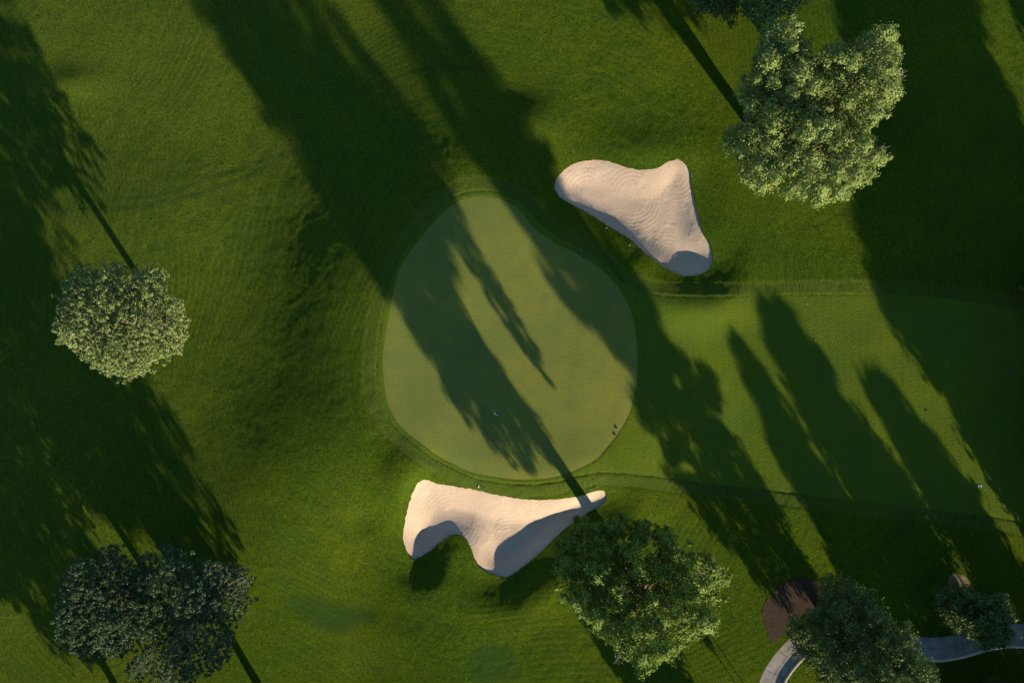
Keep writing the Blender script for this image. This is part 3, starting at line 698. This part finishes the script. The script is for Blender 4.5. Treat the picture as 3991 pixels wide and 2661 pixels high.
# slim staked sapling just below the view; only its long thin shadow shows
bp = D(1722, 1618); gz = float(height(*bp)); yt = empty('young_tree', (bp[0], bp[1], gz)); tag(yt, 'slim young tree with a stake just below the lower edge', 'young tree')
b = MB(); b.tube([(0, 0, -.1), (.02, 0, 2.2), (0, .02, 3.3)], [.06, .05, .03], 7); b.build('trunk', M['bark'], yt)
b = MB(); b.tube([(.75, .35, -.1), (.75, .35, 2.6)], [.05, .05], 6); b.build('stake', M['bark'], yt)
R_ = np.random.default_rng(3); c = R_.normal(0, 1, (900, 3)) * np.array([.22, .22, .35]) + np.array([0, 0, 3.0])
V, F = cards(R_, c, rand_dirs(R_, 900), np.full(900, .10), .6); mesh_obj('crown', V, F, M['leaf_dark'], yt, smooth=False)

# ------------------------------------------------------------------ flag, rakes, sprinkler covers
fb = S(1939.8, 1606); gz = float(height(*fb)) - .04
fl = empty('flagstick', (fb[0], fb[1], gz)); tag(fl, 'white flag on a thin pole in the hole on the green', 'golf flag')
b = MB(); b.lathe([(.055, .012), (.10, .012), (.10, .016), (.055, .016), (.052, .004), (.0005, .004)], 18); b.build('hole_cup', M['hole'], fl)
b = MB(); b.tube([(0, 0, 0), (.01, -.01, 1.2), (.0, -.02, 2.35)], [.018, .016, .014], 8); b.lathe([(.0, 2.33), (.03, 2.34), (.03, 2.38), (.001, 2.4)], 8); b.build('pole', M['pole'], fl)
V = []; F = []; nu, nv = 9, 7
for j in range(nv):
    for i in range(nu):
        u_ = i / (nu - 1); w_ = j / (nv - 1)
        x = -.42 * u_ + .07 * math.sin(w_ * 3); y = .20 * u_ + .10 * math.sin(u_ * 7 + w_ * 2.2) * (u_ + .15) - .10 * (1 - u_)
        V.append((x, y, 2.28 - .38 * w_ - .16 * u_ * u_))
for j in range(nv - 1):
    for i in range(nu - 1):
        a = j * nu + i; F.append((a, a + 1, a + nu + 1, a + nu))
fo = mesh_obj('flag', V, F, M['white'], fl); md = fo.modifiers.new('thickness', 'SOLIDIFY'); md.thickness = .006

def rake(label, h0, h1, tail, headmat, handlemat):
    a = S(*h0); c = S(*h1); t = S(*tail); m = (a + c) / 2; z = float(height(*m)) + .04
    r = empty('bunker_rake', (m[0], m[1], z)); tag(r, label, 'rake', 'rakes lying beside the bunkers')
    d = (c - a) / 2; L = np.linalg.norm(d); e = d / L; nrm = np.array([-e[1], e[0]])
    b = MB()
    sec = [(-.05, 0), (-.05, .03), (0, .06), (.05, .03), (.05, 0)]
    for s in (-1, -.5, 0, .5, 1):
        for w, zz in sec: q = d * s + nrm * w; b.V.append(np.array([q[0], q[1], zz]))
    for i in range(4):
        for k in range(5): b.F.append((i * 5 + k, i * 5 + (k + 1) % 5, (i + 1) * 5 + (k + 1) % 5, (i + 1) * 5 + k))
    b.F += [(4, 3, 2, 1, 0), tuple(20 + k for k in range(5))]
    b.build('head', M[headmat], r, smooth=False)
    b = MB()
    for k in range(13):
        q = d * (-.94 + 1.88 * k / 12); b.tube([(q[0] + nrm[0] * .04, q[1] + nrm[1] * .04, .03), (q[0] + nrm[0] * .06, q[1] + nrm[1] * .06, .12)], [.012, .006], 5)
    b.build('tines', M[headmat], r)
    tt = t - m; zt = float(height(*t)) + .06 - z
    b = MB(); b.tube([(0, 0, .05), (tt[0] * .5, tt[1] * .5, max(.05, zt * .5 + .05)), (tt[0], tt[1], zt)], [.022, .02, .02], 7); b.build('handle', M[handlemat], r)
rake('rake lying on the grass near the upper bunker, nearer the left end', (2352.6,901), (2365,887.4), (2394,926), 'rakehead', 'black')
rake('rake with a green handle lying by the waist of the upper bunker', (2439.3,970.3), (2454.5,955.7), (2486.5,1005), 'rakehead', 'rakegreen')
rake('rake with a white head lying between the green and the lower bunker', (1864.7,1894.6), (1872.8,1876.5), (1906,1896.7), 'rakewhite', 'black')
rake('dark rake lying at the right tip of the lower bunker', (2315,1875), (2328,1895), (2272,1920), 'rakehead', 'black')

def disc(u, v, label, mat='black', r=.15, proto=[]):
    p = S(u, v); z = float(height(*p))
    key = (mat, r)
    me = None
    for k, m_ in proto:
        if k == key: me = m_
    if me is None:
        b = MB(); b.lathe([(r * .9, -.05), (r * .9, .02), (r * .84, .035), (r * .65, .042), (r * .6, .034), (r * .3, .04), (r * .02, .042)], 18)
        o = b.build('sprinkler_cover', M[mat]); proto.append((key, o.data))
    else:
        o = bpy.data.objects.new('sprinkler_cover', me); COL.objects.link(o)
    o.location = (p[0], p[1], z + .02)
    tag(o, label, 'sprinkler', 'round plastic sprinkler covers in the turf')
L4 = 'cover in the row of four above the lower bunker, '
disc(1676.5,1794.6, 'dark round ' + L4 + 'leftmost'); disc(1690,1798.5, 'dark round ' + L4 + 'second from left', r=.13)
disc(1699.5,1801.9, 'dark round ' + L4 + 'third from left'); disc(1711.6,1806.5, 'dark round ' + L4 + 'rightmost')
disc(2042.6,1888.8, 'dark round cover beside the tree shadow just below the green', r=.14)
disc(2261,979, 'blue round cover at the upper right rim of the green', 'blue', .17)
disc(2252.5,989, 'dark small cover touching the blue cover by the rim', 'black', .12)
disc(2270,1007, 'dark small cover inside the fringe below the blue cover', 'black', .13)
disc(2290,1006, 'small blue cover right of the dark one in the fringe', 'blue', .11)
disc(2394,1088, 'small dark cover where the fringe meets the fairway', 'black', .10)
disc(2495,1511, 'small blue cover in the shade right of the green', 'blue', .12)
disc(2692,1581, 'small dark cover in the shade out on the fairway', 'black', .11)
disc(2396,1662, 'dark round cover on the sunlit lower right rim, upper of two', 'black', .17)
disc(2390,1687, 'dark round cover on the sunlit lower right rim, lower of two', 'black', .17)
disc(2876,1130.6, 'dark round cover in the strip below the upper bunker', 'black', .17)
disc(2261,133, 'bright blue cover alone in the grass near the top edge', 'blue', .2)
disc(2025.5,772, 'small dark cover near the top of the green', 'black', .11)
disc(1548,1025, 'small blue cover in deep shade left of the green, upper one', 'blue', .10)
disc(1538,1049, 'small blue cover in deep shade left of the green, lower one', 'blue', .11)
disc(3572,1246, 'dark cover in the shaded right part of the fairway', 'black', .16)
disc(3938,1439, 'dark cover in shade by the right edge', 'black', .18)
disc(3610,1601, 'dark cover at the edge of the sunlit strip on the right', 'black', .16)
disc(3047,1740, 'dark cover on the lower fairway between two shadows', 'black', .15)
disc(3810,1892, 'pale cover of a pair in the sunlit strip, left one', 'pale', .12)
disc(3820,1892, 'pale cover of a pair in the sunlit strip, right one', 'pale', .12)
disc(1323.6,2316, 'dark cover alone on the bright grass left of the lower bunker', 'black', .16)
disc(2068,2478, 'dark cover alone on the grass left of the ragged tree', 'black', .12)
disc(2630,447, 'dark cover in the grass above the upper bunker', 'black', .14)

# scattered dry leaves on the turf
R_ = np.random.default_rng(5); n = 90
c = np.column_stack([R_.uniform(-62, 62, n), R_.uniform(-41, 41, n)])
c = c[(seg_dist(c[:, 0], c[:, 1], GREEN[::6]) > 2) & ~inside(c[:, 0], c[:, 1], GREEN) & ~inside(c[:, 0], c[:, 1], BUNK1) & ~inside(c[:, 0], c[:, 1], BUNK2)]
N = rand_dirs(R_, len(c)) * .3 + np.array([0, 0, 1])
V, F = cards(R_, np.column_stack([c, height(c[:, 0], c[:, 1]) + .05]), N / np.linalg.norm(N, axis=1)[:, None], R_.uniform(.04, .075, len(c)), .7)
tag(mesh_obj('fallen_leaves', V, F, M['straw'], smooth=False), 'pale dry leaves scattered on the turf', 'leaves', kind='stuff')

# ------------------------------------------------------------------ light, sky, camera
w = bpy.data.worlds.new('World'); SC.world = w; w.use_nodes = True
nt = w.node_tree; nt.nodes.clear()
sky = nt.nodes.new('ShaderNodeTexSky'); sky.sky_type = 'NISHITA'; sky.sun_disc = False
sky.sun_elevation = EL; sky.air_density = 1.5; sky.dust_density = 0.2; sky.ozone_density = 5.0
sky.sun_rotation = math.atan2(SUNXY[0], SUNXY[1])
bg = nt.nodes.new('ShaderNodeBackground'); bg.inputs[1].default_value = 0.072
out = nt.nodes.new('ShaderNodeOutputWorld'); nt.links.new(sky.outputs[0], bg.inputs[0]); nt.links.new(bg.outputs[0], out.inputs[0])
sl = bpy.data.lights.new('sun', 'SUN'); sl.energy = 4.6; sl.angle = math.radians(.75); sl.color = (1.0, .84, .62)
so = bpy.data.objects.new('sun', sl); COL.objects.link(so)
dv = Vector((SH[0] * math.cos(EL), SH[1] * math.cos(EL), -math.sin(EL)))
so.rotation_euler = dv.to_track_quat('-Z', 'Y').to_euler(); so.location = (SUNXY[0] * 150, SUNXY[1] * 150, 60)
cam = bpy.data.cameras.new('camera'); co = bpy.data.objects.new('camera', cam); COL.objects.link(co)
cam.sensor_fit = 'HORIZONTAL'; cam.sensor_width = 36; cam.lens = 36 * CAM_H / WIDTH; cam.clip_end = 3000
co.location = (0, 0, CAM_H); co.rotation_euler = (0, 0, 0); SC.camera = co
SC.view_settings.view_transform = 'Standard'; SC.view_settings.look = 'None'; SC.view_settings.exposure = 1.5; SC.view_settings.gamma = 1
SC.cycles.max_bounces = 6; SC.cycles.transmission_bounces = 4
